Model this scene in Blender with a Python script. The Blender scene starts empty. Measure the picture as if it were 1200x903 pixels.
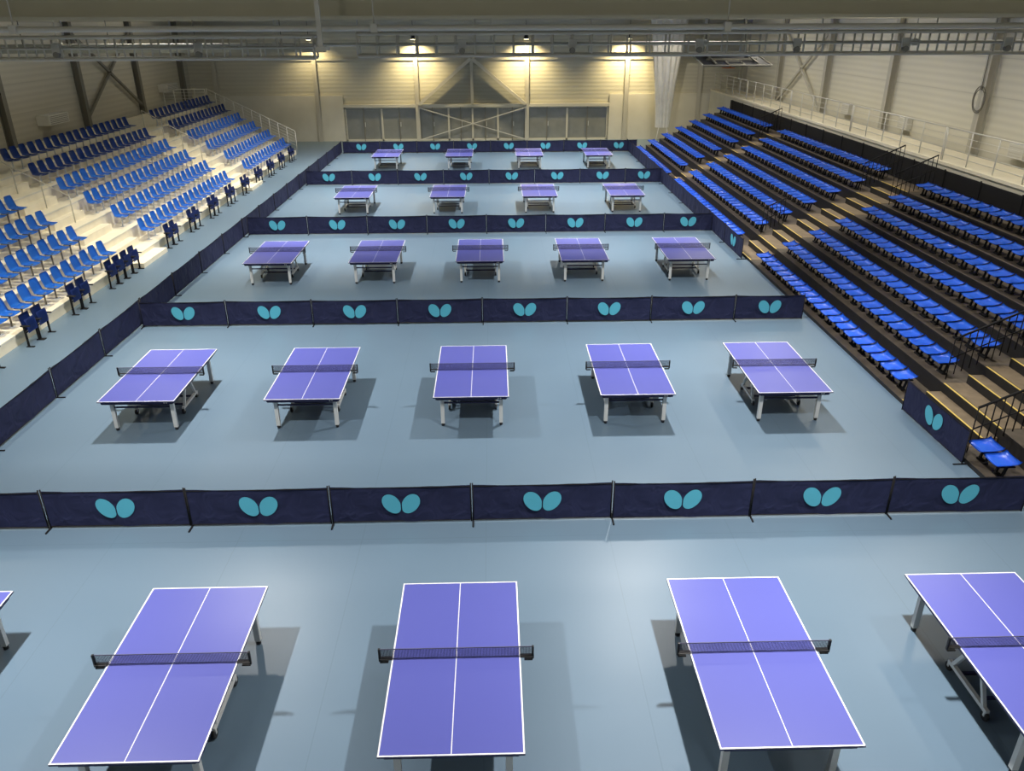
import bpy, bmesh, math, random
from mathutils import Vector, Matrix
random.seed(3)
S=bpy.context.scene
COL=S.collection
S.view_settings.view_transform='Standard'
S.view_settings.look='None'
S.view_settings.exposure=0.0

# ------------------------------------------------------------ materials
def mat(name,col,rough=.6,metal=0,spec=.4,emit=None,es=1):
    m=bpy.data.materials.new(name); m.use_nodes=True
    b=m.node_tree.nodes['Principled BSDF']
    b.inputs['Base Color'].default_value=(*col,1)
    b.inputs['Roughness'].default_value=rough
    b.inputs['Metallic'].default_value=metal
    b.inputs['Specular IOR Level'].default_value=spec
    if emit:
        b.inputs['Emission Color'].default_value=(*emit,1); b.inputs['Emission Strength'].default_value=es
    return m
def noisy(name,col,var=.12,scale=3,rough=.6,spec=.4,bump=0,detail=4,rvar=0):
    m=mat(name,col,rough,0,spec); nt=m.node_tree; N=nt.nodes; L=nt.links; b=N['Principled BSDF']
    tc=N.new('ShaderNodeTexCoord'); no=N.new('ShaderNodeTexNoise'); no.inputs['Scale'].default_value=scale; no.inputs['Detail'].default_value=detail
    L.new(tc.outputs['Object'],no.inputs['Vector'])
    r=N.new('ShaderNodeMapRange'); r.inputs['To Min'].default_value=1-var; r.inputs['To Max'].default_value=1+var
    r.inputs['From Min'].default_value=.3; r.inputs['From Max'].default_value=.7
    L.new(no.outputs['Fac'],r.inputs['Value'])
    mx=N.new('ShaderNodeVectorMath'); mx.operation='SCALE'; mx.inputs[0].default_value=col
    L.new(r.outputs[0],mx.inputs['Scale']); L.new(mx.outputs[0],b.inputs['Base Color'])
    if bump:
        bp=N.new('ShaderNodeBump'); bp.inputs['Strength'].default_value=bump; L.new(no.outputs['Fac'],bp.inputs['Height']); L.new(bp.outputs[0],b.inputs['Normal'])
    return m
def M(nt,op,*a):
    n=nt.nodes.new('ShaderNodeMath'); n.operation=op
    for i,v in enumerate(a):
        if isinstance(v,(int,float)): n.inputs[i].default_value=v
        else: nt.links.new(v,n.inputs[i])
    return n.outputs[0]
def mixcol(nt,f,a,b):
    n=nt.nodes.new('ShaderNodeMix'); n.data_type='RGBA'
    nt.links.new(f,n.inputs['Factor'])
    for s,v in ((n.inputs[6],a),(n.inputs[7],b)):
        if isinstance(v,tuple): s.default_value=(*v,1)
        else: nt.links.new(v,s)
    return n.outputs[2]
def coords(nt):
    tc=nt.nodes.new('ShaderNodeTexCoord'); sp=nt.nodes.new('ShaderNodeSeparateXYZ'); nt.links.new(tc.outputs['Object'],sp.inputs[0]); return tc,sp.outputs

def floor_mat():
    m=mat('sports_vinyl',(.14,.225,.28),.38,0,.5); nt=m.node_tree; b=nt.nodes['Principled BSDF']
    tc,(x,y,z)=coords(nt)
    n1=nt.nodes.new('ShaderNodeTexNoise'); n1.inputs['Scale'].default_value=.25; n1.inputs['Detail'].default_value=5; nt.links.new(tc.outputs['Object'],n1.inputs['Vector'])
    c=mixcol(nt,n1.outputs['Fac'],(.100,.156,.222),(.132,.197,.270))
    fx=M(nt,'FRACT',M(nt,'DIVIDE',M(nt,'ADD',x,100.2),2.0)); s1=M(nt,'LESS_THAN',fx,.008)
    fy=M(nt,'FRACT',M(nt,'DIVIDE',M(nt,'ADD',y,100.6),10.1)); s2=M(nt,'LESS_THAN',fy,.0015)
    s=M(nt,'MULTIPLY',M(nt,'MAXIMUM',s1,s2),.22)
    c=mixcol(nt,s,c,(.06,.1,.13)); nt.links.new(c,b.inputs['Base Color'])
    r=nt.nodes.new('ShaderNodeMapRange'); r.inputs['To Min'].default_value=.31; r.inputs['To Max'].default_value=.43; nt.links.new(n1.outputs['Fac'],r.inputs['Value']); nt.links.new(r.outputs[0],b.inputs['Roughness'])
    return m
def top_mat():
    m=mat('table_top_blue',(.07,.065,.46),.36,0,.6); nt=m.node_tree; b=nt.nodes['Principled BSDF']
    tc,(x,y,z)=coords(nt)
    ax=M(nt,'ABSOLUTE',x); ay=M(nt,'ABSOLUTE',y)
    l=M(nt,'MAXIMUM',M(nt,'GREATER_THAN',ax,.7425),M(nt,'MAXIMUM',M(nt,'GREATER_THAN',ay,1.35),M(nt,'LESS_THAN',ax,.005)))
    top=M(nt,'GREATER_THAN',z,.7595)
    l=M(nt,'MULTIPLY',l,top)
    c=mixcol(nt,top,(.02,.02,.10),(.084,.094,.375))
    c=mixcol(nt,l,c,(.75,.75,.8)); nt.links.new(c,b.inputs['Base Color'])
    return m
def net_mat():
    m=mat('net_mesh',(.018,.018,.045),.7); nt=m.node_tree; b=nt.nodes['Principled BSDF']
    tc,(x,y,z)=coords(nt)
    gx=M(nt,'LESS_THAN',M(nt,'FRACT',M(nt,'DIVIDE',M(nt,'ADD',x,10),.014)),.36)
    gz=M(nt,'LESS_THAN',M(nt,'FRACT',M(nt,'DIVIDE',z,.014)),.36)
    nt.links.new(M(nt,'MAXIMUM',gx,gz),b.inputs['Alpha'])
    return m
def corr_mat(name,c1,period=.25,axis=2,seam=1.2):
    m=mat(name,c1,.55,0,.4); nt=m.node_tree; b=nt.nodes['Principled BSDF']
    tc,o=coords(nt); v=o[axis]
    w=M(nt,'SINE',M(nt,'MULTIPLY',v,2*math.pi/period))
    w=M(nt,'MULTIPLY',M(nt,'ADD',w,1),.5)
    se=M(nt,'LESS_THAN',M(nt,'FRACT',M(nt,'DIVIDE',M(nt,'ADD',v,50),seam)),.03)
    n1=nt.nodes.new('ShaderNodeTexNoise'); n1.inputs['Scale'].default_value=.6; nt.links.new(tc.outputs['Object'],n1.inputs['Vector'])
    dk=tuple(a*.90 for a in c1)
    c=mixcol(nt,w,dk,c1); c=mixcol(nt,M(nt,'MULTIPLY',se,.3),c,tuple(a*.5 for a in c1))
    c=mixcol(nt,M(nt,'MULTIPLY',n1.outputs['Fac'],.3),c,tuple(a*.8 for a in c1))
    nt.links.new(c,b.inputs['Base Color'])
    bp=nt.nodes.new('ShaderNodeBump'); bp.inputs['Strength'].default_value=.25; bp.inputs['Distance'].default_value=.02; nt.links.new(w,bp.inputs['Height']); nt.links.new(bp.outputs[0],b.inputs['Normal'])
    return m
def cloth_mat():
    m=mat('barrier_cloth',(.012,.016,.06),.75,0,.3); nt=m.node_tree; b=nt.nodes['Principled BSDF']
    tc,o=coords(nt)
    n1=nt.nodes.new('ShaderNodeTexNoise'); n1.inputs['Scale'].default_value=3.2; n1.inputs['Detail'].default_value=2; n1.inputs['Distortion'].default_value=.6; nt.links.new(tc.outputs['Object'],n1.inputs['Vector'])
    nt.links.new(mixcol(nt,n1.outputs['Fac'],(.008,.010,.038),(.017,.022,.070)),b.inputs['Base Color'])
    bp=nt.nodes.new('ShaderNodeBump'); bp.inputs['Strength'].default_value=.8; bp.inputs['Distance'].default_value=.06; nt.links.new(n1.outputs['Fac'],bp.inputs['Height']); nt.links.new(bp.outputs[0],b.inputs['Normal'])
    return m
def glass_mat():
    m=mat('door_glass',(.16,.17,.16),.15,0,.6); nt=m.node_tree; b=nt.nodes['Principled BSDF']
    tc,o=coords(nt)
    n1=nt.nodes.new('ShaderNodeTexNoise'); n1.inputs['Scale'].default_value=1.2; nt.links.new(tc.outputs['Object'],n1.inputs['Vector'])
    nt.links.new(mixcol(nt,n1.outputs['Fac'],(.18,.19,.19),(.31,.32,.30)),b.inputs['Base Color'])
    return m

FLOOR=floor_mat(); TOP=top_mat(); NET=net_mat(); CLOTH=cloth_mat(); GLASS=glass_mat()
WALLB=corr_mat('cladding_back',(.60,.58,.48)); WALLL=corr_mat('cladding_side',(.54,.51,.42)); WALLR=corr_mat('cladding_side_lit',(.74,.71,.60))  # side walls share one cladding; dimmer and brighter light sits in their colours
GABLESHADE=corr_mat('cladding_gable_shade',(.40,.39,.32))  # cladding tone darkened to stand for the unlit wall under the braces
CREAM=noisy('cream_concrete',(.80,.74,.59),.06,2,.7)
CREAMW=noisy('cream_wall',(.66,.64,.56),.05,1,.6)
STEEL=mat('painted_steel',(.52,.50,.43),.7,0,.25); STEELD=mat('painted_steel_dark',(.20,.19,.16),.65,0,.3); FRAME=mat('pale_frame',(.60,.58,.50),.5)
GIRD=noisy('girder_paint',(.44,.42,.32),.05,.5,.6)
BLACK=mat('black_metal',(.012,.012,.014),.75,0,.2); BLKP=mat('black_plastic',(.015,.015,.018),.45)
WOOD=noisy('dark_decking',(.075,.06,.045),.25,4,.6); TAN=noisy('tan_decking',(.16,.12,.078),.2,4,.6); RISER=noisy('black_riser',(.018,.017,.017),.2,4,.6)
YEL=mat('yellow_nosing',(.68,.50,.12),.5)
SEATB=mat('seat_blue_plastic',(.025,.155,.86),.24,0,.7); SEATL=mat('bucket_blue_plastic',(.03,.22,.82),.33,0,.5)
SEATSHADE=mat('bucket_blue_plastic_shaded',(.012,.06,.32),.4,0,.4)  # same bucket blue, darkened so the top rows look shaded
SEATD=mat('seat_navy_plastic',(.010,.03,.17),.4)
LEGM=mat('white_grey_metal',(.60,.62,.63),.4); NAVY=mat('navy_metal',(.015,.015,.06),.5)
LOGO=mat('turquoise_print',(.09,.40,.54),.75,0,.15); WHITE=mat('white_paint',(.62,.61,.56),.5); TAPE=mat('net_tape',(.10,.10,.16),.7)
CURT=noisy('white_netting',(.90,.88,.82),.05,3,.8)
LAMP=mat('lamp_lens',(1,.9,.6),.4,emit=(1,.86,.5),es=18); GREEN=mat('green_sign',(.02,.4,.15),.5,emit=(.05,.6,.3),es=.5)
CEIL=corr_mat('ceiling_sheet',(.34,.33,.27),.3,0)

# ------------------------------------------------------------ mesh builder
class B:
    def __init__(s): s.bm=bmesh.new(); s.m=[]
    def mi(s,m):
        if m not in s.m: s.m.append(m)
        return s.m.index(m)
    def box(s,x0,x1,y0,y1,z0,z1,m,bev=0):
        r=bmesh.ops.create_cube(s.bm,size=1,matrix=Matrix.Translation(((x0+x1)/2,(y0+y1)/2,(z0+z1)/2))@Matrix.Diagonal((abs(x1-x0),abs(y1-y0),abs(z1-z0),1)))
        i=s.mi(m); fs={f for v in r['verts'] for f in v.link_faces}
        for f in fs: f.material_index=i
        if bev:
            es={e for v in r['verts'] for e in v.link_edges}
            q=bmesh.ops.bevel(s.bm,geom=list(es),offset=bev,segments=2,affect='EDGES',profile=.5)
            for f in q['faces']: f.material_index=i
        return s
    def cyl(s,p,q,r,m,n=8,r2=None):
        p=Vector(p);q=Vector(q);d=q-p
        if d.length<1e-6: return s
        mt=Matrix.Translation((p+q)/2)@d.to_track_quat('Z','Y').to_matrix().to_4x4()
        g=bmesh.ops.create_cone(s.bm,cap_ends=True,segments=n,radius1=r,radius2=r if r2 is None else r2,depth=d.length,matrix=mt)
        i=s.mi(m)
        for f in {f for v in g['verts'] for f in v.link_faces}: f.material_index=i; f.smooth=len(f.verts)==4
        return s
    def beam(s,p,q,w,h,m):
        p=Vector(p);q=Vector(q);d=q-p
        mt=Matrix.Translation((p+q)/2)@d.to_track_quat('Z','Y').to_matrix().to_4x4()@Matrix.Diagonal((w,h,d.length,1))
        g=bmesh.ops.create_cube(s.bm,size=1,matrix=mt); i=s.mi(m)
        for f in {f for v in g['verts'] for f in v.link_faces}: f.material_index=i
        return s
    def grid(s,fn,nu,nv,m,thick=0):
        vs=[[s.bm.verts.new(fn(a/nu,b/nv)) for b in range(nv+1)] for a in range(nu+1)]
        i=s.mi(m); fs=[]
        for a in range(nu):
            for b in range(nv):
                f=s.bm.faces.new((vs[a][b],vs[a+1][b],vs[a+1][b+1],vs[a][b+1])); f.material_index=i; f.smooth=True; fs.append(f)
        if thick: bmesh.ops.solidify(s.bm,geom=fs,thickness=thick)
        return s
    def poly(s,pts,m):
        f=s.bm.faces.new([s.bm.verts.new(p) for p in pts]); f.material_index=s.mi(m); return s
    def mesh(s,name,recalc=False):
        if recalc: bmesh.ops.recalc_face_normals(s.bm,faces=s.bm.faces)
        me=bpy.data.meshes.new(name); s.bm.to_mesh(me); s.bm.free()
        for m in s.m: me.materials.append(m)
        return me
def obj(name,data,parent=None,loc=(0,0,0),rz=0):
    o=bpy.data.objects.new(name,data); o.location=loc; o.rotation_euler[2]=rz; COL.objects.link(o)
    if parent: o.parent=parent
    return o
def thing(o,label,cat,group=None):
    o['label']=label; o['category']=cat
    if group: o['group']=group
    return o
def struct(o): o['kind']='structure'; return o
def copy_thing(src,parts,loc,rz=0):
    c=src.copy(); c.location=loc; c.rotation_euler[2]=rz; COL.objects.link(c)
    for p in parts:
        q=p.copy(); q.parent=c; COL.objects.link(q)
    return c
def repeat(name,partspec,places,label,cat,group,labels=None):
    loc,rz=places[0]
    root=thing(obj(name,None,None,loc,rz),label if not labels else labels[0],cat,group); root.empty_display_size=.2
    parts=[obj(n,me,root,l) for n,me,l in partspec]
    out=[root]
    for i,(l,r) in enumerate(places[1:]):
        c=copy_thing(root,parts,l,r)
        if labels: c['label']=labels[i+1]
        out.append(c)
    return out

XL,XR,YB,YN,ZC=-20.4,16.9,57.2,-3.5,9.4
ZH=9.385
# ------------------------------------------------------------ room
struct(obj('floor',B().box(XL,XR,YN,YB,-.2,0,FLOOR).mesh('floor')))
struct(obj('wall_back',B().box(XL-.3,XR+.3,YB,YB+.3,0,ZC,WALLB).mesh('wall_back')))
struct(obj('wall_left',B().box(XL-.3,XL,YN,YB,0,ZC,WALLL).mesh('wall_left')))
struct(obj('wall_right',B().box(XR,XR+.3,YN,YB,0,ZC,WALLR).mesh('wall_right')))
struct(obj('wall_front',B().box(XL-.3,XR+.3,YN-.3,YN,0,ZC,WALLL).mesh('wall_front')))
struct(obj('ceiling',B().box(XL-.3,XR+.3,YN-.3,YB+.3,ZC,ZC+.2,CEIL).mesh('ceiling')))
tn=[0]
def trim(me):
    tn[0]+=1; return struct(obj('trim_%d'%tn[0],me))
def hcol(x,y,sx,z0=0,z1=ZC,m=STEEL):
    b=B(); b.box(x,x+sx*.02,y-.15,y+.15,z0,z1,m); b.box(x+sx*.28,x+sx*.3,y-.15,y+.15,z0,z1,m); b.box(x,x+sx*.3,y-.01,y+.01,z0,z1,m); return b
for i in range(8):
    y=YB-1.7-6.9*i
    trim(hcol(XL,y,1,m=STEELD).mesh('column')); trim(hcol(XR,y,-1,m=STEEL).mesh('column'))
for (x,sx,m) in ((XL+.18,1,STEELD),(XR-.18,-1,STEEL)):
    for y in (YB-1.7-13.8,):
        for (a,b_) in (((x,y,3.2),(x,y+6.9,7.2)),((x,y+6.9,3.2),(x,y,7.2))):
            trim(B().beam(a,b_,.12,.12,m).mesh('brace'))
for X in (-18.6,-11.9,-5.1,2.4,9.2,14.2):
    b=B(); b.box(X-.14,X+.14,YB-.3,YB-.28,0,8.6,STEEL); b.box(X-.14,X+.14,YB-.02,YB,0,8.6,STEEL); b.box(X-.01,X+.01,YB-.3,YB,0,8.6,STEEL)
    trim(b.mesh('column'))
trim(B().beam((-1.35,YB-.2,2.4),(-1.35,YB-.2,8.6),.2,.2,STEEL).mesh('centre_column'))
trim(B().beam((-5.0,YB-.35,2.4),(-1.4,YB-.35,5.3),.2,.2,FRAME).mesh('brace'))
trim(B().beam((2.3,YB-.35,2.4),(-1.3,YB-.35,5.3),.2,.2,FRAME).mesh('brace'))
b=B()
P3=[(-4.9,2.42),(2.2,2.42),(-1.35,5.25)]
b.poly([(p[0],YB-.06,p[1]) for p in P3],GABLESHADE); b.poly([(p[0],YB-.02,p[1]) for p in reversed(P3)],GABLESHADE)
trim(b.mesh('gable_shade'))  # added triangle whose dark colour paints the shade between the light cones
trim(B().beam((-5.0,YB-.35,2.2),(2.3,YB-.35,.1),.05,.05,WHITE).mesh('tie_rod'))
trim(B().beam((-5.0,YB-.45,.1),(2.3,YB-.45,2.2),.05,.05,WHITE).mesh('tie_rod'))
trim(B().box(-10.2,8.1,YB-.22,YB-.05,2.22,2.42,FRAME).mesh('lintel'))
trim(B().box(-20.3,16.8,YB-.1,YB-.01,5.2,5.35,STEEL).mesh('rail'))
trim(B().box(8.1,16.8,YB-.12,YB-.01,0,3.0,CREAMW).mesh('lower_wall'))
trim(B().box(-20.3,-10.2,YB-.12,YB-.01,0,3.0,CREAMW).mesh('lower_wall'))
xs=[-10.1,-7.6,-5.2,-3.0,-1.35,.4,2.4,5.2,8.0]
for i in range(8):
    a,c=xs[i],xs[i+1]; b=B()
    b.box(a+.06,c-.06,YB-.06,YB-.03,.1,2.15,GLASS)
    for (p,q,r,t) in ((a,a+.06,0,2.22),(c-.06,c,0,2.22),(a,c,0,.12),(a,c,2.14,2.22)): b.box(p,q,YB-.12,YB-.01,r,t,FRAME)
    mid=(a+c)/2; b.box(mid-.03,mid+.03,YB-.12,YB-.01,0,2.2,STEELD)
    b.box(mid+.06,mid+.1,YB-.17,YB-.12,.95,1.25,LEGM)
    struct(obj('door_%d'%(i+1),b.mesh('door')))
for y in (13.4,27.2,41.0,52.5):
    b=B(); b.box(XL,XR,y-.02,y+.02,7.66,8.9,GIRD); b.box(XL,XR,y-.2,y+.2,7.62,7.67,GIRD); b.box(XL,XR,y-.2,y+.2,8.9,8.95,GIRD)
    trim(b.mesh('girder'))

# ------------------------------------------------------------ tables
def table_parts():
    P=[]
    P.append(('table_top',B().box(-.7625,.7625,-1.37,1.37,.735,.76,TOP,.003).mesh('table_top')))
    b=B()
    for x in (-.70,.70): b.box(x-.02,x+.02,-1.31,1.31,.675,.735,NAVY)
    for y in (-1.31,-.04,.04,1.31): b.box(-.70,.70,y-.018,y+.018,.675,.735,NAVY)
    for sy in (-1,1):
        for k in (-1,1):
            pts=[(sy*-.57+k*(.022+.018*math.cos(t)),sy*1.3305,.705+.016*math.sin(t)) for t in [j*math.pi/5 for j in range(10)]]
            b.poly(pts,WHITE)
    P.append(('apron_frame',b.mesh('apron_frame')))
    def lg(s):
        leg=B(); leg.beam((0,0,.70),(0,0,.06),.075,.065,LEGM); leg.cyl((0,0,.06),(0,0,.0),.034,BLKP,10)
        leg.beam((0,0,.60),(0,.30*s,.69),.035,.035,LEGM); return leg.mesh('leg')
    legf=lg(1); legb=lg(-1)
    bar=B(); bar.beam((-.58,0,.52),(.58,0,.52),.03,.03,NAVY); barm=bar.mesh('cross_bar')
    b=B()
    for x in (-.5,.5):
        b.beam((x,-.42,.13),(x,.42,.13),.05,.05,LEGM)
        b.beam((x,-.34,.14),(x,-.06,.70),.045,.045,LEGM); b.beam((x,.34,.14),(x,.06,.70),.045,.045,LEGM)
    b.beam((-.5,-.2,.13),(.5,-.2,.13),.035,.035,NAVY); b.beam((-.5,.2,.13),(.5,.2,.13),.035,.035,NAVY)
    P.append(('undercarriage',b.mesh('undercarriage')))
    w=B(); w.cyl((-.02,0,.06),(.02,0,.06),.06,BLKP,14); w.beam((0,0,.06),(0,0,.135),.055,.03,LEGM); wm=w.mesh('caster_wheel')
    n=B(); n.poly([(-.9,0,.765),(.9,0,.765),(.9,0,.905),(-.9,0,.905)],NET); n.box(-.9,.9,-.004,.004,.904,.912,TAPE); n.box(-.9,.9,-.003,.003,.762,.766,NAVY)
    netm=n.mesh('net')
    p=B(); p.box(-.013,.013,-.015,.015,.73,.915,BLKP,.004); p.box(-.15,.0,-.03,.03,.762,.775,BLKP,.003); p.box(-.10,.0,-.018,.018,.71,.727,BLKP)
    pr=p.mesh('net_post')
    p=B(); p.box(-.013,.013,-.015,.015,.73,.915,BLKP,.004); p.box(.0,.15,-.03,.03,.762,.775,BLKP,.003); p.box(0,.10,-.018,.018,.71,.727,BLKP)
    pl=p.mesh('net_post')
    spec=[(n_,m_,(0,0,0)) for n_,m_ in P]+[('net',netm,(0,0,0)),('net_post',pr,(.905,0,0)),('net_post',pl,(-.905,0,0))]
    for x in (-.6,.6): spec+=[('leg',legf,(x,-1.12,0)),('leg',legb,(x,1.12,0))]
    spec+=[('cross_bar',barm,(0,-1.12,0)),('cross_bar',barm,(0,1.12,0))]
    for x in (-.5,.5):
        for y in (-.4,.4): spec.append(('caster_wheel',wm,(x,y,0)))
    return spec
ROWS=[(5.71,[-7.2,-3.84,-.51,3.03,6.28]),(14.17,[-7.17,-3.88,-.5,2.87,6.07]),(23.95,[-7.09,-3.8,-.45,2.87,6.24]),(33.91,[-6.06,-1.97,2.02,5.8]),(45.01,[-5.99,-1.88,2.07,5.97])]
places=[((x,y+1.37,0),0) for y,xs_ in ROWS for x in xs_]
repeat('table_tennis_table',table_parts(),places,'blue table tennis table with white lines, net and grey wheeled legs','table','table tennis tables in the hall')

# ------------------------------------------------------------ barriers
def wing(side,y,flip):
    pts=[]
    for j in range(32):
        t=2*math.pi*j/32
        u=math.cos(t); v=math.sin(t)
        w=.138*(1+.05*u); lx=.20*u; ly=w*v
        a=math.radians(60)
        px=lx*math.cos(a)-ly*math.sin(a); pz=lx*math.sin(a)+ly*math.cos(a)
        pts.append((side*max(px+.155,.011),y,pz+.385))
    if (side<0)!=flip: pts.reverse()
    return pts
def barrier_spec(logo_near,logo_far,L):
    b=B()
    def fn(u,v):
        e=abs(u-.5)*2
        x=(u-.5)*(L-.03); z=.035+v*(.685-.022*(1-e*e))
        return (x,(.009*math.sin(u*19)*(1-v)+.006*math.sin(u*7+v*3)+.004*math.sin(u*31+v*5))*(1-e**6),z)
    b.grid(fn,32,4,CLOTH)
    if logo_near:
        for s in(-1,1): b.poly(wing(s,-.017,False),LOGO)
    if logo_far:
        for s in(-1,1): b.poly(wing(s,.017,True),LOGO)
    cloth=b.mesh('cloth')
    f=B(); 
    for x in (-L/2+.015,L/2-.015): f.cyl((x,0,0.02),(x,0,.75),.012,BLACK,6)
    f.cyl((-L/2+.015,0,.04),(L/2-.015,0,.04),.009,BLACK,6); f.cyl((-L/2+.015,0,.69),(L/2-.015,0,.69),.009,BLACK,6)
    frame=f.mesh('frame')
    g=B(); g.box(-.012,.012,-.17,.17,0,.024,BLACK,.004)
    return [('cloth',cloth,(0,0,0)),('frame',frame,(0,0,0)),('foot',g.mesh('foot'),(-L/2+.015,0,0))]
sp=barrier_spec(True,False,2.33)
pl=[];ps=[]
for y,x0,sh in ((10.95,-9.74,0),(20.45,-9.66,1),(30.6,-9.6,1),(40.9,-9.52,1),(51.5,-9.45,0)):
    for i in range(8):
        if i==7 and sh: ps.append(((x0+2.33*7+.965,y,0),0))
        else: pl.append(((x0+2.33*(i+.5),y+.01*math.sin(i*2.1),0),.004*math.sin(i*5)))
L0='navy cloth court barrier panel with turquoise two-winged emblem'
repeat('barrier_panel',sp,pl,L0,'barrier','navy court barriers across the hall')
repeat('barrier_panel',barrier_spec(True,False,1.93),ps,L0,'barrier','navy court barriers across the hall')
def BXR(y): return 8.64+.10*max(0,min(1,(17-y)/4.7))
def BXL(y): return -9.80+.22*(y-11)/40
spl=barrier_spec(False,False,2.36)
def side(fx,y,L):
    a=fx(y-L/2); c=fx(y+L/2)
    return ((( a+c)/2,y,0),math.atan2(L,c-a))
repeat('barrier_panel',spl,[side(BXL,11.2+2.385*(i+.5),2.36) for i in range(17)]+[side(BXR,12.5+2.33*(i+.5),2.33) for i in range(17) if i>6],'plain navy cloth court barrier panel along the court side','barrier','plain navy side barriers')
spr=barrier_spec(False,True,2.3)
repeat('barrier_panel',spr,[side(BXR,12.5+2.33*(i+.5),2.33) for i in (0,6)],'navy cloth barrier panel with turquoise emblem beside the bleachers','barrier','navy side barriers by the bleachers')

# ------------------------------------------------------------ right bleachers
D,R=.829,.379
def RX(k): return 8.99+D*k
def RZ(k): return .08+R*k
root=thing(obj('telescopic_bleacher',None,None,(9.1,11,0)),'black telescopic bleacher with dark wooden treads and blue seats','bleacher')
def rloc(b,name,par): 
    o=obj(name,b.mesh(name),par); o.matrix_parent_inverse=Matrix.Translation(-Vector(par.location)); return o
Y0,Y1=11.3,51.0
for k in range(7):
    b=B(); x0=RX(k)-.15; x1=RX(k)+D-.1
    b.box(x0+.0,x1,Y0,Y1,RZ(k)-.05 if k else 0.0,RZ(k),WOOD)
    if k: b.box(x0,x0+.03,Y0,Y1,RZ(k-1),RZ(k)-.05,RISER)
    b.box(x0-.012,x0,Y0,Y1,RZ(k)-.06 if k else 0,RZ(k)+.003,RISER)
    rloc(b,'tier',root)
b=B(); b.box(RX(7)-.05,RX(7)+.0,Y0,Y1,RZ(6),RZ(6)+.75,BLACK)
for i in range(20): b.box(RX(7)-.08,RX(7)-.05,Y0+i*2.06,Y0+i*2.06+.05,RZ(6),RZ(6)+.8,BLACK)
rloc(b,'back_panel',root)
b=B()
for k in range(7): b.box(RX(k)-.15,RX(7),Y1,Y1+.03,RZ(k-1) if k else 0,RZ(k),RISER)
rloc(b,'end_panel',root)
aisles=[(12.9,15.3),(26.0,28.2),(39.7,41.1)]
for (a,c) in aisles:
    for k in range(7):
        b=B(); x=RX(k)-.15
        b.box(x-.0,x+.035,a+.15,c-.15,RZ(k),RZ(k)+.010,YEL); b.box(x+.06,x+D-.34,a+.15,c-.15,RZ(k),RZ(k)+.007,TAN)
        if k<6: 
            b.box(x+D-.32,x+D-.012,a+.15,c-.15,RZ(k),RZ(k)+R/2,TAN); b.box(x+D-.33,x+D-.295,a+.15,c-.15,RZ(k)+R/2,RZ(k)+R/2+.008,YEL)
            b.box(x+D-.33,x+D-.32,a+.15,c-.15,RZ(k),RZ(k)+R/2,RISER)
        rloc(b,'aisle_step',root)
def guard(k0,k1,y,zoff=.95):
    b=B()
    x0=RX(k0); x1=RX(k1)
    n=max(2,int((x1-x0)/.14))
    def zz(x): return RZ(0)+max(0,math.floor((x-RX(0)+.15)/D))*R
    pts=[x0+(x1-x0)*i/n for i in range(n+1)]
    sl=lambda x: RZ(k0)+ (x-x0)/D*R
    for x in pts: b.cyl((x,y,zz(x) if x in (pts[0],pts[-1]) else max(zz(x),sl(x))+.06),(x,y,sl(x)+zoff),.012,BLACK,6)
    b.cyl((x0,y,sl(x0)+zoff),(x1,y,sl(x1)+zoff),.024,BLACK,8); b.cyl((x0,y,sl(x0)+.5),(x1,y,sl(x1)+.5),.014,BLACK,8)
    return b
def rail_thing(b,label,group):
    me=b.mesh('guard_rail'); return thing(obj('guard_rail',me),label,'railing',group)
GL,GG='black barred guard rail beside aisle steps','black bleacher guard rails'
rail_thing(guard(1,3,15.35),GL,GG)
rail_thing(guard(0,1.3,12.85),GL,GG)
rail_thing(guard(5.1,6.7,26.0),GL,GG)
rail_thing(guard(5.1,6.7,28.25),GL,GG)
rail_thing(guard(5.5,6.7,41.15),GL,GG)
rail_thing(guard(1,1.9,28.25),GL,GG)

def flat_seat():
    def fn(u,v):
        y=(u-.5)*.47
        if v<.8:
            t=v/.8; x=-.20+.37*t; z=.335-.026*math.sin(t*math.pi)+(.0-.04*(1-t)**5)
        else:
            t=(v-.8)/.2; x=.17+.025*t+.02*math.sin(t*1.57); z=.335+.055*t
        e=abs(u-.5)*2
        z+= .030*e**4
        return (x,y,z)
    b=B(); b.grid(fn,8,12,SEATB,.02); pan=b.mesh('seat_shell',True)
    b=B(); b.box(-.03,.06,-.12,.12,0,.04,BLACK); b.beam((.02,-.09,.03),(.08,-.09,.31),.04,.04,BLACK); b.beam((.02,.09,.03),(.08,.09,.31),.04,.04,BLACK); b.box(-.15,.15,-.19,.19,.27,.295,BLACK)
    br=b.mesh('seat_bracket')
    return pan,br
pan,br=flat_seat()
def merged(m1,m2,name):
    bm=bmesh.new(); bm.from_mesh(m1); n=len(bm.faces); bm.from_mesh(m2); bm.faces.ensure_lookup_table()
    for f in bm.faces[n:]: f.material_index=1
    me=bpy.data.meshes.new(name); bm.to_mesh(me); bm.free(); me.materials.append(m1.materials[0]); me.materials.append(m2.materials[0]); return me
blocks=[(15.45,25.8),(28.35,39.6),(41.25,50.8)]
near=[];mid=[];far=[]
for bi,(a,c) in enumerate(blocks):
    n=int((c-a)/.505)
    for k in range(7):
        for i in range(n):
            (near,mid,far)[bi].append(((RX(k)+.08,a+(i+.5)*(c-a)/n,RZ(k)),0))
near+=[((RX(k)+.08,12.5-.51*i,RZ(k)),0) for k in (0,) for i in range(2)]
repeat('bleacher_seat',[('seat_shell',pan,(0,0,0)),('seat_bracket',br,(0,0,0))],near,'bright blue plastic bleacher seat on black bracket','seat','blue bleacher seats')
sm=merged(pan,br,'bleacher_seat')
o=thing(obj('bleacher_seat',sm,None,mid[0][0]),'bright blue plastic bleacher seat on black bracket','seat','blue bleacher seats')
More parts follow.
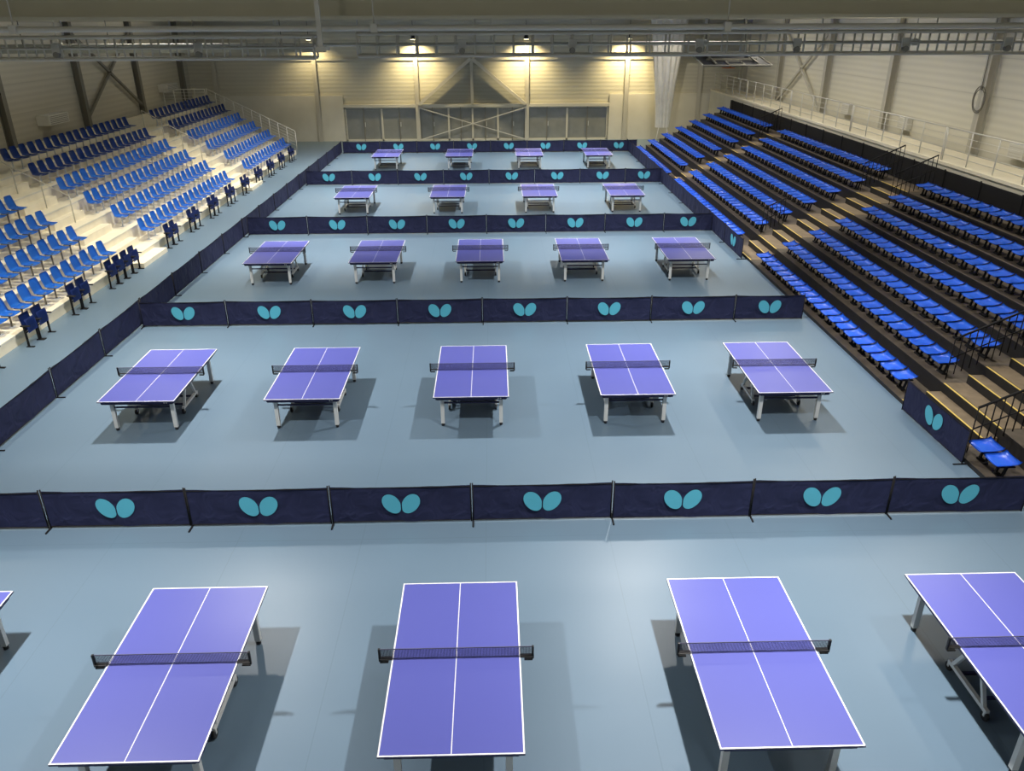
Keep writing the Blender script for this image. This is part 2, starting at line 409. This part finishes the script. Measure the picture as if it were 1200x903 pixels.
for l,_ in mid[1:]:
    q=o.copy(); q.location=l; COL.objects.link(q)
bm=bmesh.new()
for l,_ in far:
    n=len(bm.verts); bm.from_mesh(sm); bm.verts.ensure_lookup_table()
    bmesh.ops.translate(bm,verts=bm.verts[n:],vec=l)
me=bpy.data.meshes.new('far_seats'); bm.to_mesh(me); bm.free(); me.materials.append(SEATB); me.materials.append(BLACK)
o=thing(obj('bleacher_seats',me),'bank of bright blue plastic bleacher seats near the end wall','seats'); o['kind']='stuff'

GX=RX(7)+.18
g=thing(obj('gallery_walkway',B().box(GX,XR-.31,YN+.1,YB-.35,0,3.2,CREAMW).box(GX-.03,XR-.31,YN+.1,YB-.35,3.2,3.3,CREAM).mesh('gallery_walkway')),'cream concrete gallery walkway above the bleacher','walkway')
def wrail(p,q,h=1.0,n=8,bars=4,m=WHITE,foot=0):
    p=Vector(p);q=Vector(q); b=B()
    for i in range(n+1):
        c=p.lerp(q,i/n); b.cyl(c-Vector((0,0,foot)),c+Vector((0,0,h)),.020,m,6)
    for j in range(bars):
        z=Vector((0,0,h*(1-j/bars))); b.cyl(p+z,q+z,.022 if j==0 else .009,m,6)
    return b
for i in range(6):
    y=12.0+i*7.4
    thing(obj('gallery_railing',wrail((GX+.1,y,3.3),(GX+.1,y+7.3,3.3),1.05,5,5).mesh('gallery_railing')),'white steel railing along the gallery edge','railing','white gallery railings')

# ------------------------------------------------------------ left stand
DL,RL=.85,.5
def LX(k): return -12.74-DL*(k-1)
def LZ(k): return .30+RL*(k-1)
lb=[(13.0,25.9),(28.6,39.2),(41.8,51.0)]
lroot=thing(obj('concrete_grandstand',None,None,(-12.2,30,0)),'cream stepped concrete grandstand with blue bucket seats','grandstand')
LY0,LY1=11.5,51.3
for k in range(1,7):
    x1=LX(k)+.38; x0=LX(k)-.47 if k<6 else XL+.31
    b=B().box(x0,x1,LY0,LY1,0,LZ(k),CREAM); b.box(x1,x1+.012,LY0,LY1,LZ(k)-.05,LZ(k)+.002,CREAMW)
    rloc(b,'tier',lroot)
for (a,c) in ((26.2,28.3),(39.5,41.5)):
    b=B().box(-12.36,-11.9,a,c,0,.16,CREAM); rloc(b,'aisle_step',lroot)
    for k in range(1,6):
        x=LX(k)-.47
        b=B().box(x+.012,x+.34,a,c,LZ(k),LZ(k)+RL/2,CREAM); rloc(b,'aisle_step',lroot)
def bucket(sm_):
    def fn(u,v):
        e=abs(u-.5)*2; w=.46
        if v<.5:
            t=v/.5; x=.22-.39*t; z=.40-.03*math.sin(t*math.pi)-(.03*(1-t)**5); w=.44+.02*t
            z+=.035*e**3*(.3+.7*t)
        else:
            t=(v-.5)/.5; x=-.17-.07*t-.03*math.sin(t*1.57)+.05*e**3; z=.40+.38*t; w=.46*(1-.30*max(0,t-.6)**2*4)
        return (x,(u-.5)*w,z)
    b=B(); b.grid(fn,8,14,sm_,.015); s=b.mesh('seat_shell',True)
    b=B(); b.box(-.06,.06,-.08,.08,0,.02,LEGM); b.cyl((0,0,.01),(0,0,.36),.025,STEELD,8); b.box(-.12,.12,-.15,.15,.35,.37,STEELD)
    return s,b.mesh('seat_pedestal')
bs,bp=bucket(SEATL); ks,kp=bucket(SEATSHADE)
ln=[];lf=[];lk=[]
for bi,(a,c) in enumerate(lb):
    n=int((c-a)/.58)
    for k in range(1,7):
        for i in range(n):
            y=a+(i+.5)*(c-a)/n
            u=600+919*((LX(k)-.0228*y)/(.907*y+2.4))
            if u<-25: continue
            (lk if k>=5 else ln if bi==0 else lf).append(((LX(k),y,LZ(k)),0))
repeat('bucket_seat',[('seat_shell',bs,(0,0,0)),('seat_pedestal',bp,(0,0,0))],ln,'blue plastic bucket seat on grey pedestal','seat','blue bucket seats on the concrete grandstand')
for (m1,m2,pts,lab) in ((bs,bp,lf,'blue plastic bucket seat on grey pedestal'),(ks,kp,lk,'blue plastic bucket seat in the upper rows, shade put into its colour')):
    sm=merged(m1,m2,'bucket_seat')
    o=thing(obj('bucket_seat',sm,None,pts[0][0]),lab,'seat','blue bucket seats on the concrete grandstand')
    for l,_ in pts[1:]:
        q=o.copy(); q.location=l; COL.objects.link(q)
def tip():
    b=B()
    def back(u,v): 
        e=abs(u-.5)*2; return (-.14-.06*v+.03*e**2,(u-.5)*.46,.38+.45*v)
    b.grid(back,6,6,SEATD,.03)
    bk=b.mesh('backrest',True)
    b=B()
    def panf(u,v):
        e=abs(u-.5)*2; return (-.02-.03*v+.02*math.sin(v*3.1),(u-.5)*.44,.36+.36*v)
    b.grid(panf,6,6,SEATD,.04); pn=b.mesh('seat_pan',True)
    b=B()
    for y in (-.25,.25): b.beam((-.08,y,0),(-.08,y,.55),.05,.025,BLACK); b.box(-.16,.08,y-.02,y+.02,.55,.585,BLKP); b.box(-.14,.06,y-.03,y+.03,0,.02,BLACK)
    b.cyl((-.08,-.25,.38),(-.08,.25,.38),.02,BLACK,8)
    return [('backrest',bk,(0,0,0)),('seat_pan',pn,(0,0,0)),('support_frame',b.mesh('support_frame'),(0,0,0))]
pts=[]
for i in range(14):
    y=17.2+2.42*i
    if 26.2<y<28.4 : y=25.6
    pts+=[((-11.95,y-.285,.0),0),((-11.95,y+.285,.0),0)]
repeat('tip_up_seat',tip(),pts,'dark navy folded tip-up seat in a courtside pair','seat','navy tip-up seats at the front edge')
thing(obj('end_railing',wrail((-17.4,51.34,2.85),(-12.3,51.34,.35),1.05,10,6,foot=.3).mesh('end_railing')),'white sloping railing at the end of the grandstand','railing')
thing(obj('end_railing',wrail((-20.0,51.34,2.82),(-17.5,51.34,2.82),1.05,4,6,foot=.3).mesh('end_railing')),'white level railing at the top of the grandstand','railing')
for y in (27.3,40.5):
    thing(obj('handrail',wrail((LX(6),y,LZ(6)+.02),(LX(3),y,LZ(3)+.02),.9,3,1,STEEL).mesh('handrail')),'pale metal handrail on the aisle steps','railing','aisle handrails')

# ------------------------------------------------------------ wall boxes, signs
for (x,y,z) in ((XL+.45,38.2,3.6),(XL+.45,52.5,3.9)):
    b=B().box(x-.44,x+.14,y-.9,y+.9,z-.22,z+.22,WHITE,.02)
    for j in range(5): b.box(x+.14,x+.15,y-.8,y+.8,z-.16+j*.075,z-.14+j*.075,STEELD)
    thing(obj('wall_heater',b.mesh('wall_heater')),'white slatted heater box on the cladded wall','heater','white wall heaters')
for (y,z) in ((25.4,3.75),(33.0,3.75),(38.7,3.75)):
    x=XR-.16
    b=B().box(x-.08,x+.15,y-.4,y+.4,z-.22,z+.22,WHITE,.02)
    for j in range(4): b.box(x-.09,x-.08,y-.34,y+.34,z-.15+j*.09,z-.13+j*.09,STEEL)
    thing(obj('wall_heater',b.mesh('wall_heater')),'white slatted heater box on the cladded wall','heater','white wall heaters')
x,y,z=XL+.33,34.7,6.1
b=B().box(x-.03,x+.03,y-.18,y+.18,z-.08,z+.08,GREEN,.01); b.box(x-.02,x+.02,y-.02,y+.02,z+.08,z+.3,STEELD)
thing(obj('exit_sign',b.mesh('exit_sign')),'small lit green emergency exit sign on a wall column','sign')
b=B()
CYc=27.9; CXc=XR-.335
for r,dz in ((.36,0),(.33,.03),(.30,-.02)):
    p=[(CXc,CYc+r*math.cos(t),5.1+dz+1.2*r*math.sin(t)) for t in [j*math.pi/12 for j in range(25)]]
    for a,c in zip(p,p[1:]): b.cyl(a,c,.016,STEELD,5)
b.cyl((CXc,CYc,5.45),(CXc,CYc,8.5),.01,STEELD,5); b.box(CXc-.03,XR-.29,CYc-.03,CYc+.03,5.45,5.5,STEELD)
thing(obj('cable_coil',b.mesh('cable_coil')),'coiled dark cable hanging on the pale wall column','cable')

b=B()
def cf(u,v):
    z=1.0+v*6.8; t=2*math.pi*u; r=(.38+.62*v**1.3)*(1+.14*math.sin(t*13+v*2))
    return (11.5+r*math.cos(t)*1.1,55.3+r*math.sin(t)*.5,z)
b.grid(cf,104,10,CURT); b.cyl((11.5,55.3,7.8),(11.5,55.3,ZH),.5,STEEL,16)
for dx in (-.2,.25): b.cyl((11.5+dx,55.25,1.25),(11.5+dx*2,55.2,.02),.03,CURT,6)
thing(obj('divider_net',b.mesh('divider_net',True)),'gathered white divider netting hanging from the roof','netting')

# ------------------------------------------------------------ overhead rails
def truss(x0,x1,y,z0,z1,n,m=STEEL,r=.026,pulleys=()):
    b=B()
    for yy in (y-.16,y+.16):
        for zz in (z0,(z0+z1)/2,z1): b.cyl((x0,yy,zz),(x1,yy,zz),r if zz!=(z0+z1)/2 else r*.7,m,6)
    for i in range(n+1):
        a=x0+(x1-x0)*i/n
        b.cyl((a,y-.16,z0),(a,y-.16,z1),r*.6,m,5); b.cyl((a,y+.16,z0),(a,y+.16,z1),r*.6,m,5)
        b.cyl((a,y-.16,z1),(a,y+.16,z1),r*.6,m,5)
    for i in range(0,n+1,6):
        a=x0+(x1-x0)*i/n; b.cyl((a,y,z1),(a,y,ZH),.014,m,5)
    rt=thing(obj('suspended_truss',None,None,((x0+x1)/2,y,z0)),'grey steel ladder rail hung on rods under the roof','truss','suspended roof rails')
    rloc(b,'rail_frame',rt)
    for x in pulleys:
        zz=(z0+z1)/2
        b=B().box(x-.07,x+.07,y-.24,y-.18,zz-.07,zz+.08,STEEL,.01).cyl((x,y-.27,zz-.1),(x,y-.18,zz-.1),.05,STEELD,10)
        rloc(b,'pulley',rt)
truss(-11,-3.05,14.9,7.02,7.36,26,STEEL,.03,(-7.4,-5))
truss(-2.3,12.5,14.9,7.05,7.40,44,STEEL,.03,(-.5,1.4,3.6,5.3,7.2,9))
for (x0,x1,y,z,r,m) in ((XL+.02,XR-.02,12.95,7.50,.04,STEEL),(-14,14,16.0,7.20,.03,STEEL)):
    b=B().cyl((x0,y,z),(x1,y,z),r,m,8)
    for i in range(7):
        a=x0+(x1-x0)*(i+.5)/7; b.cyl((a,y,z),(a,y,ZH),.01,m,5); b.box(a-.05,a+.05,y-.06,y+.06,z-.06,z+.06,m)
    thing(obj('overhead_pipe',b.mesh('overhead_pipe')),'painted steel pipe running across under the roof','pipe','overhead pipes')
for (x0,x1,y,z) in ((-13,-3.2,16.5,7.06),):
    b=B().box(x0,x1,y-.15,y+.15,z,z+.015,GIRD).box(x0,x1,y-.16,y-.15,z,z+.09,GIRD).box(x0,x1,y+.15,y+.16,z,z+.09,GIRD)
    for i in range(6):
        a=x0+(x1-x0)*(i+.5)/6; b.cyl((a,y,z),(a,y,ZH),.01,STEELD,5)
    for dy in (-.08,0,.07): b.cyl((x0,y+dy,z+.04),(x1,y+dy,z+.04),.02,BLKP,6)
    thing(obj('cable_tray',b.mesh('cable_tray')),'grey metal cable tray carrying dark cables under the roof','cable tray')
b=B().beam((-2.5,12.6,7.2),(-2.5,12.6,ZH),.065,.065,STEEL); b.box(-2.57,-2.43,12.55,12.92,7.2,7.26,STEEL)
thing(obj('hanger_post',b.mesh('hanger_post')),'pale square steel hanger post below the ceiling','post')
x,y,z=8.55,30,6.22
rt=thing(obj('folded_basketball_hoop',None,None,(x,y,z)),'basketball backboard folded up under the roof on steel arms','basketball hoop')
b=B()
def tp(dx,t,o=0): return (x+dx*.92,y-.8+1.6*t,z-.06+.24*t+o)
b.poly([tp(-1.3,0),tp(1.3,0),tp(1.3,1),tp(-1.3,1)],BLKP); b.poly([tp(-1.3,1,-.04),tp(1.3,1,-.04),tp(1.3,0,-.04),tp(-1.3,0,-.04)],BLKP)
for (p,q) in ((tp(-1.33,0),tp(1.33,0)),(tp(-1.33,1),tp(1.33,1)),(tp(-1.3,0),tp(-1.3,1)),(tp(1.3,0),tp(1.3,1)),(tp(-.3,.05,.01),tp(.3,.05,.01)),(tp(-.3,.4,.01),tp(.3,.4,.01)),(tp(-.3,.05,.01),tp(-.3,.4,.01)),(tp(.3,.05,.01),tp(.3,.4,.01))): b.beam(p,q,.04,.04,STEELD)
rloc(b,'backboard',rt)
b=B()
for dx in(-.8,.8): b.beam((x+dx,y+.8,z+.18),(x+dx*.6,y+1.6,ZH-.03),.07,.07,STEELD); b.beam(tp(dx,0,.05),tp(dx,1,.05),.05,.05,STEELD)
b.beam((x-.9,y,z+.1),(x+.9,y,z+.1),.06,.06,STEELD); rloc(b,'support_arm',rt)
b=B(); OR=mat('orange_rim',(.6,.15,.03))
p=[(x+.225*math.cos(t),y+.3+.225*math.sin(t),z-.2) for t in [j*math.pi/10 for j in range(21)]]
for a,c in zip(p,p[1:]): b.cyl(a,c,.012,OR,5)
b.cyl((x,y+.075,z-.2),(x,y+.075,z+.06),.03,OR,6); rloc(b,'rim',rt)

# ------------------------------------------------------------ lights
def area(x,y,z,sx,sy,p,c=(1,.965,.90),spread=180):
    l=bpy.data.lights.new('ceiling_lamp','AREA'); l.shape='RECTANGLE'; l.size=sx; l.size_y=sy; l.energy=p; l.color=c; l.spread=math.radians(spread)
    o=bpy.data.objects.new('ceiling_lamp',l); o.location=(x,y,z); COL.objects.link(o)
for y,e in ((-2.6,150),(7.9,610),(17.8,650),(27.8,680),(37.6,740),(47.4,760)):
    area(-6.6,y,8.85,.22,.5,e,spread=118)
    area(3.9,y,8.85,.22,.5,e*1.06,spread=118)
    area(9.4,y,8.85,.22,.5,e*.14,spread=100)
for y in (18,24,31,38,45):
    area(-11.4,y,8.8,.4,1.5,170,(1,.91,.70),98)
    area(12,y,8.8,.4,2,190,(1,.93,.78),155)
for x in (-13,-4.5,4.5,13):  # added point lights, out of view, to brighten the front girder
    l=bpy.data.lights.new('added_fill_light','POINT'); l.energy=105; l.color=(1,.93,.76); l.shadow_soft_size=.15
    o=bpy.data.objects.new('added_fill_light',l); o.location=(x,6.0,8.6); COL.objects.link(o)
for x,e in ((-15.5,135),(0,30),(13,80)):  # more added points without fixtures, lifting the left wall and the hall
    for y in (20,34,48):
        l=bpy.data.lights.new('added_fill_light','POINT'); l.energy=e; l.color=(1,.92,.76); l.shadow_soft_size=.15
        o=bpy.data.objects.new('added_fill_light',l); o.location=(x,y,8.3); COL.objects.link(o)
for X,e in ((-11.9,420),(-5.1,1350),(2.3,1550),(9.1,1550)):
    yy=YB-1.1
    b=B().cyl((X,yy,6.5),(X,yy,6.8),.16,BLKP,12,.1); b.cyl((X,yy,6.49),(X,yy,6.502),.15,LAMP,12); b.cyl((X,yy,6.75),(X,yy,ZH),.015,BLACK,5)
    thing(obj('hanging_spotlight',b.mesh('hanging_spotlight')),'small warm downlight hanging before the end wall','lamp','warm downlights')
    l=bpy.data.lights.new('spot','SPOT'); l.energy=e; l.color=(1,.79,.41); l.spot_size=math.radians(125); l.spot_blend=.9; l.shadow_soft_size=.1
    o=bpy.data.objects.new('spot',l); o.location=(X,yy,6.45); o.rotation_euler=(math.radians(22),0,0); COL.objects.link(o)
l=bpy.data.lights.new('spot','SPOT'); l.energy=500; l.color=(1,.9,.7); l.spot_size=math.radians(60); l.spot_blend=.8  # extra spot without a fixture, added to brighten the divider net
o=bpy.data.objects.new('spot',l); o.location=(10.5,50.5,8.6); o.rotation_euler=(math.radians(50),0,math.radians(-12)); COL.objects.link(o)
w=bpy.data.worlds.new('w'); S.world=w; w.use_nodes=True; w.node_tree.nodes['Background'].inputs[0].default_value=(.5,.5,.45,1); w.node_tree.nodes['Background'].inputs[1].default_value=.05

# ------------------------------------------------------------ camera
f,pi,ya,ro,H=918.87,.4354,.0228,-.004,7.5955
cy,sy=math.cos(ya),math.sin(ya); cp,sn=math.cos(pi),math.sin(pi)
def w3(x,y,z): return Vector((x*cy+y*sy,-x*sy+y*cy,z))
fw=w3(0,cp,-sn); up=w3(0,sn,cp); rt_=w3(1,0,0)
cr,sr=math.cos(ro),math.sin(ro)
R_=rt_*cr+up*sr
U_=up*cr-rt_*sr
mw=Matrix(((R_.x,U_.x,-fw.x,0),(R_.y,U_.y,-fw.y,0),(R_.z,U_.z,-fw.z,H),(0,0,0,1)))
cd=bpy.data.cameras.new('cam'); cd.sensor_width=36; cd.lens=f/1200*36; cd.clip_end=200
co=bpy.data.objects.new('cam',cd); COL.objects.link(co); co.matrix_world=mw; S.camera=co
